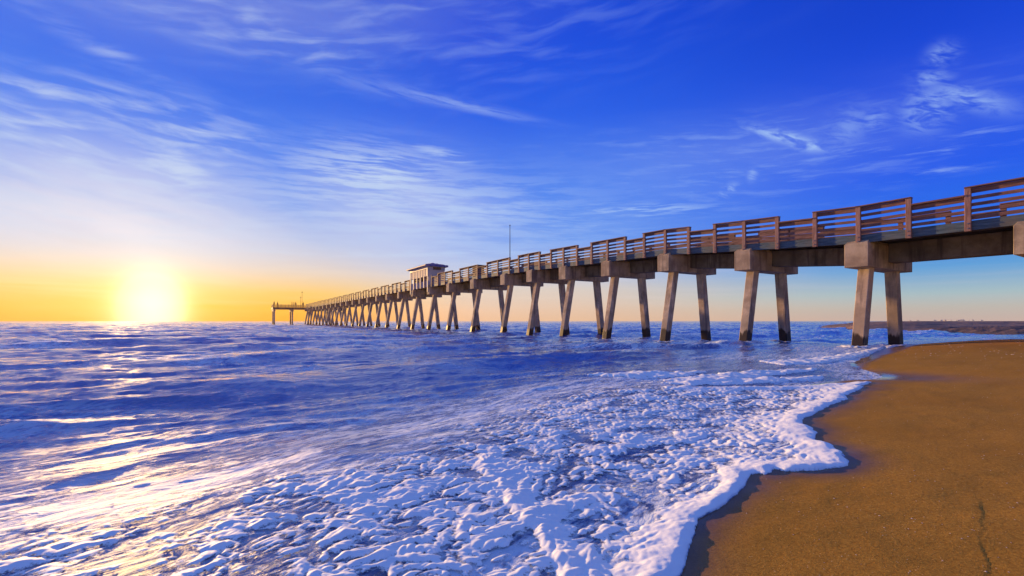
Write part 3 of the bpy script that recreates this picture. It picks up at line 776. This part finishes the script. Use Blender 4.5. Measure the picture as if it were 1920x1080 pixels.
for s_ in range(16):
    f = (s_ + .5) / 16; aa = xa + (xb - xa) * f; ff = min(1, (aa - xa) / (ra - xa), (xb - aa) / (xb - rb))
    for y0 in (ya, yb): mb.tube(P(aa, y0, r1 + .02), P(aa, y0 + (ym - y0) * ff, r1 + .02 + (rz - r1) * ff), .03, n=4)
hpart(mb, 'roof_sheet', M['roofm'])
mb = MB()
mb.tube(P(xa - .02, ya - .04, r1 - .05), P(xb + .02, ya - .04, r1 - .05), .06, n=6); hpart(mb, 'gutter', M['trim'])

# flag pole beside the railing
fa = KA / (959 - 440) * (21.9 / 21.5); zf = zb(fa) + .24
fl = thing('flagpole', 'tall thin dark bare pole with a ball tip rising behind the railing', 'pole', P(fa, .34, zf))
MB().tube((0, 0, 0), (0, 0, 3.6), .035, .022, 8).build('shaft', M['pole'], fl)
MB().ball((0, 0, 3.64), .05).build('ball_tip', M['pole'], fl)
pbx = MB().box(-.11, .11, -.11, .11, 0, .03).build('base_plate', M['bolt'], fl)

# slatted bin behind the railing
ba = KA / (886 - 440); zbn = zb(ba) + .25
bn = thing('slatted_bin', 'boxy orange-brown slatted timber bin just topping the pier railing', 'bin', P(ba, .6, zbn))
ang = math.atan2(EA[1], EA[0]); bn.rotation_euler = (0, 0, ang)
mb = MB()
for k in range(9):
    for sx in (-1, 1): mb.box(-.42 + k * .1, -.35 + k * .1, sx * .36 - .015, sx * .36 + .015, .05, 1.02)
    if k < 7:
        for sx in (-1, 1): mb.box(sx * .45 - .015, sx * .45 + .015, -.33 + k * .1, -.26 + k * .1, .05, 1.02)
mb.build('side_slats', M['post'], bn)
MB().box(-.42, .42, -.34, .34, .06, 1.0).build('liner', M['dark'], bn)
MB().box(-.5, .5, -.41, .41, 1.025, 1.07).build('lid', M['rail'], bn)

# ------------------------------------------------------------------ people and masts at the end platform
def person(px, w_off, label, cloth, turn, arm):
    u = px - 960
    # where that direction meets the platform's near edge line a = TA0 + .7
    aa = TA0 + .8 + w_off; r = u / F
    x0, y0 = OX + aa * EA[0], aa * EA[1]
    w = (r * y0 - x0) / (EW[0] - r * EW[1])
    c = P(aa, w, zt)
    o = thing('person', label, 'person', c, 'people on the pier end'); o.rotation_euler = (0, 0, turn)
    me = bpy.data.meshes.new('body')
    V = [(0, 0, .92), (0, 0, 1.15), (0, 0, 1.40), (0, 0, 1.50), (0, .02, 1.60), (0, .02, 1.72), (.10, 0, .88), (.11, .02, .48), (.12, 0, .07), (.12, .13, .03), (-.10, 0, .88), (-.11, .02, .48), (-.12, 0, .07), (-.12, .13, .03),
         (.19, 0, 1.40), (.24, .03, 1.13), (.20, .03 + arm, .95 + arm * .5), (-.19, 0, 1.40), (-.24, .03, 1.13), (-.20, .03 + arm, .95 + arm * .5)]
    E = [(0, 1), (1, 2), (2, 3), (3, 4), (4, 5), (0, 6), (6, 7), (7, 8), (8, 9), (0, 10), (10, 11), (11, 12), (12, 13), (2, 14), (14, 15), (15, 16), (2, 17), (17, 18), (18, 19)]
    rad = [.15, .13, .15, .06, .09, .07, .09, .06, .045, .035, .09, .06, .045, .035, .06, .045, .035, .06, .045, .035]
    me.from_pydata(V, E, []); b = bpy.data.objects.new('body', me); COL.objects.link(b); b.parent = o
    sk = b.modifiers.new('skin', 'SKIN')
    for i, r_ in enumerate(rad): me.skin_vertices[0].data[i].radius = (r_, r_ * .8)
    me.skin_vertices[0].data[0].use_root = True
    ss = b.modifiers.new('sub', 'SUBSURF'); ss.levels = 1; ss.render_levels = 1
    me.materials.append(cloth)
    MB().ball((0, .02, 1.72), .105, 8, 6, (.9, 1, 1.15)).build('hair', M['cloth1'], o)
    return o
people = [(514, 0.2, 'figure at the far left corner of the pier end', M['cloth1'], .4, .25), (520.5, 3.0, 'second figure from the left on the pier end', M['cloth2'], 1.0, .2),
          (547.5, 1.5, 'figure standing in the middle of the pier end, left of two others', M['cloth1'], 2.0, .0), (551, 2.2, 'dark figure between two others in the middle of the pier end', M['cloth3'], -1.0, .1),
          (554.5, 1.0, 'rightmost of the three close figures in the middle of the pier end', M['cloth2'], .3, .2), (568.5, 0.3, 'tallest looking figure, by the thin masts where the pier meets its end', M['cloth1'], 0, .05)]
for p_ in people: person(*p_)
for px, h, lab in ((563.8, 3.6, 'shorter thin mast at the pier end'), (566.5, 5.2, 'taller thin mast at the pier end')):
    u = (px - 960) / F; aa = TA0 + 1.4; x0, y0 = OX + aa * EA[0], aa * EA[1]; w = (u * y0 - x0) / (EW[0] - u * EW[1])
    mt = thing('mast', lab + ' rising above the railing', 'mast', P(aa, w, zt), 'masts on the pier end')
    MB().tube((0, 0, 0), (0, 0, h), .05, .03, 6).build('shaft', M['pole'], mt)
    MB().box(-.25, .25, -.04, .04, h - .5, h - .42).build('crossbar', M['pole'], mt)

# ------------------------------------------------------------------ birds on the far spit
def bird_mesh():
    mb = MB()
    mb.ball((0, 0, .22), .11, 8, 6, (1.7, .75, .8)); mb.ball((.19, 0, .36), .06, 7, 5)
    mb.tube((.12, 0, .26), (.18, 0, .35), .06, .045, 7); mb.tube((-.15, 0, .23), (-.34, 0, .20), .06, .015, 6)
    mb.tube((.24, 0, .36), (.32, 0, .345), .018, .005, 5)
    for s_ in (-1, 1): mb.tube((0, s_ * .04, .16), (.01, s_ * .04, 0), .012, .010, 5)
    return mb
b0 = bird_mesh().build('shore_bird', M['bird'])
b0['label'] = 'tiny pale shore bird resting on the far sandbar at the horizon'; b0['category'] = 'bird'; b0['group'] = 'birds on the far sandbar'
br = random.Random(5)
for i in range(24):
    o = b0 if i == 0 else b0.copy()
    if i: COL.objects.link(o)
    px = br.choice((br.uniform(1640, 1850), br.uniform(1755, 1800), br.uniform(1745, 1845)))
    az_ = R(azel(px, 600)[0]); r = br.uniform(98, 112)
    x, y = r * math.sin(az_), r * math.cos(az_)
    o.location = (x, y, float(z_spit(np.array([x]), np.array([y]))[0])); o.rotation_euler = (0, 0, br.uniform(0, 6.28)); o.scale = (.75,) * 3

# ------------------------------------------------------------------ broken shell on the sand
mb = MB(); sr = random.Random(9)
for i in range(900):
    if i < 260: x, y = sr.uniform(9, 17), sr.uniform(9.5, 16); sz = sr.uniform(.006, .022)
    else:
        y = 1.4 + 9 * sr.random() ** 1.6; x = sr.uniform(.4, 1.15) * y + .2; sz = sr.uniform(.0012, .0034) * (1 + y * .12)
    d = float(shore_d(np.array([x]), np.array([y]))[0])
    if d < .35: continue
    z = float(sand_z(np.array([x]), np.array([y]))[0]); a = sr.uniform(0, 6.28)
    k = len(mb.v); pts = []
    for j in range(5):
        t = a + j * 1.2566 + sr.uniform(-.3, .3); rr_ = sz * sr.uniform(.6, 1.2); pts.append((x + rr_ * math.cos(t), y + rr_ * math.sin(t), z + sz * sr.uniform(0, .35)))
    mb.v += pts + [(x, y, z + sz * .6)]
    mb.f += [(k + j, k + (j + 1) % 5, k + 5) for j in range(5)]
sh = mb.build('shell_fragments', M['shell']); sh['kind'] = 'stuff'; sh['label'] = 'scattered pale bits of broken shell on the brown sand'; sh['category'] = 'shells'

# ------------------------------------------------------------------ orange haze volume, added to stand in for lens flare
m = bpy.data.materials.new('flare haze'); m.use_nodes = True
hn = m.node_tree.nodes; hn.clear()
ho = hn.new('ShaderNodeOutputMaterial'); hv = hn.new('ShaderNodeVolumePrincipled')
hv.inputs['Color'].default_value = (1.0, .66, .30, 1); hv.inputs['Density'].default_value = .0003
hv.inputs['Anisotropy'].default_value = .78
m.node_tree.links.new(hv.outputs[0], ho.inputs['Volume'])
hz = MB().box(-420, 420, -40, 520, -4.5, 14).build('haze', m); hz['kind'] = 'stuff'
S.cycles.volume_bounces = 0; S.cycles.volume_step_rate = 4
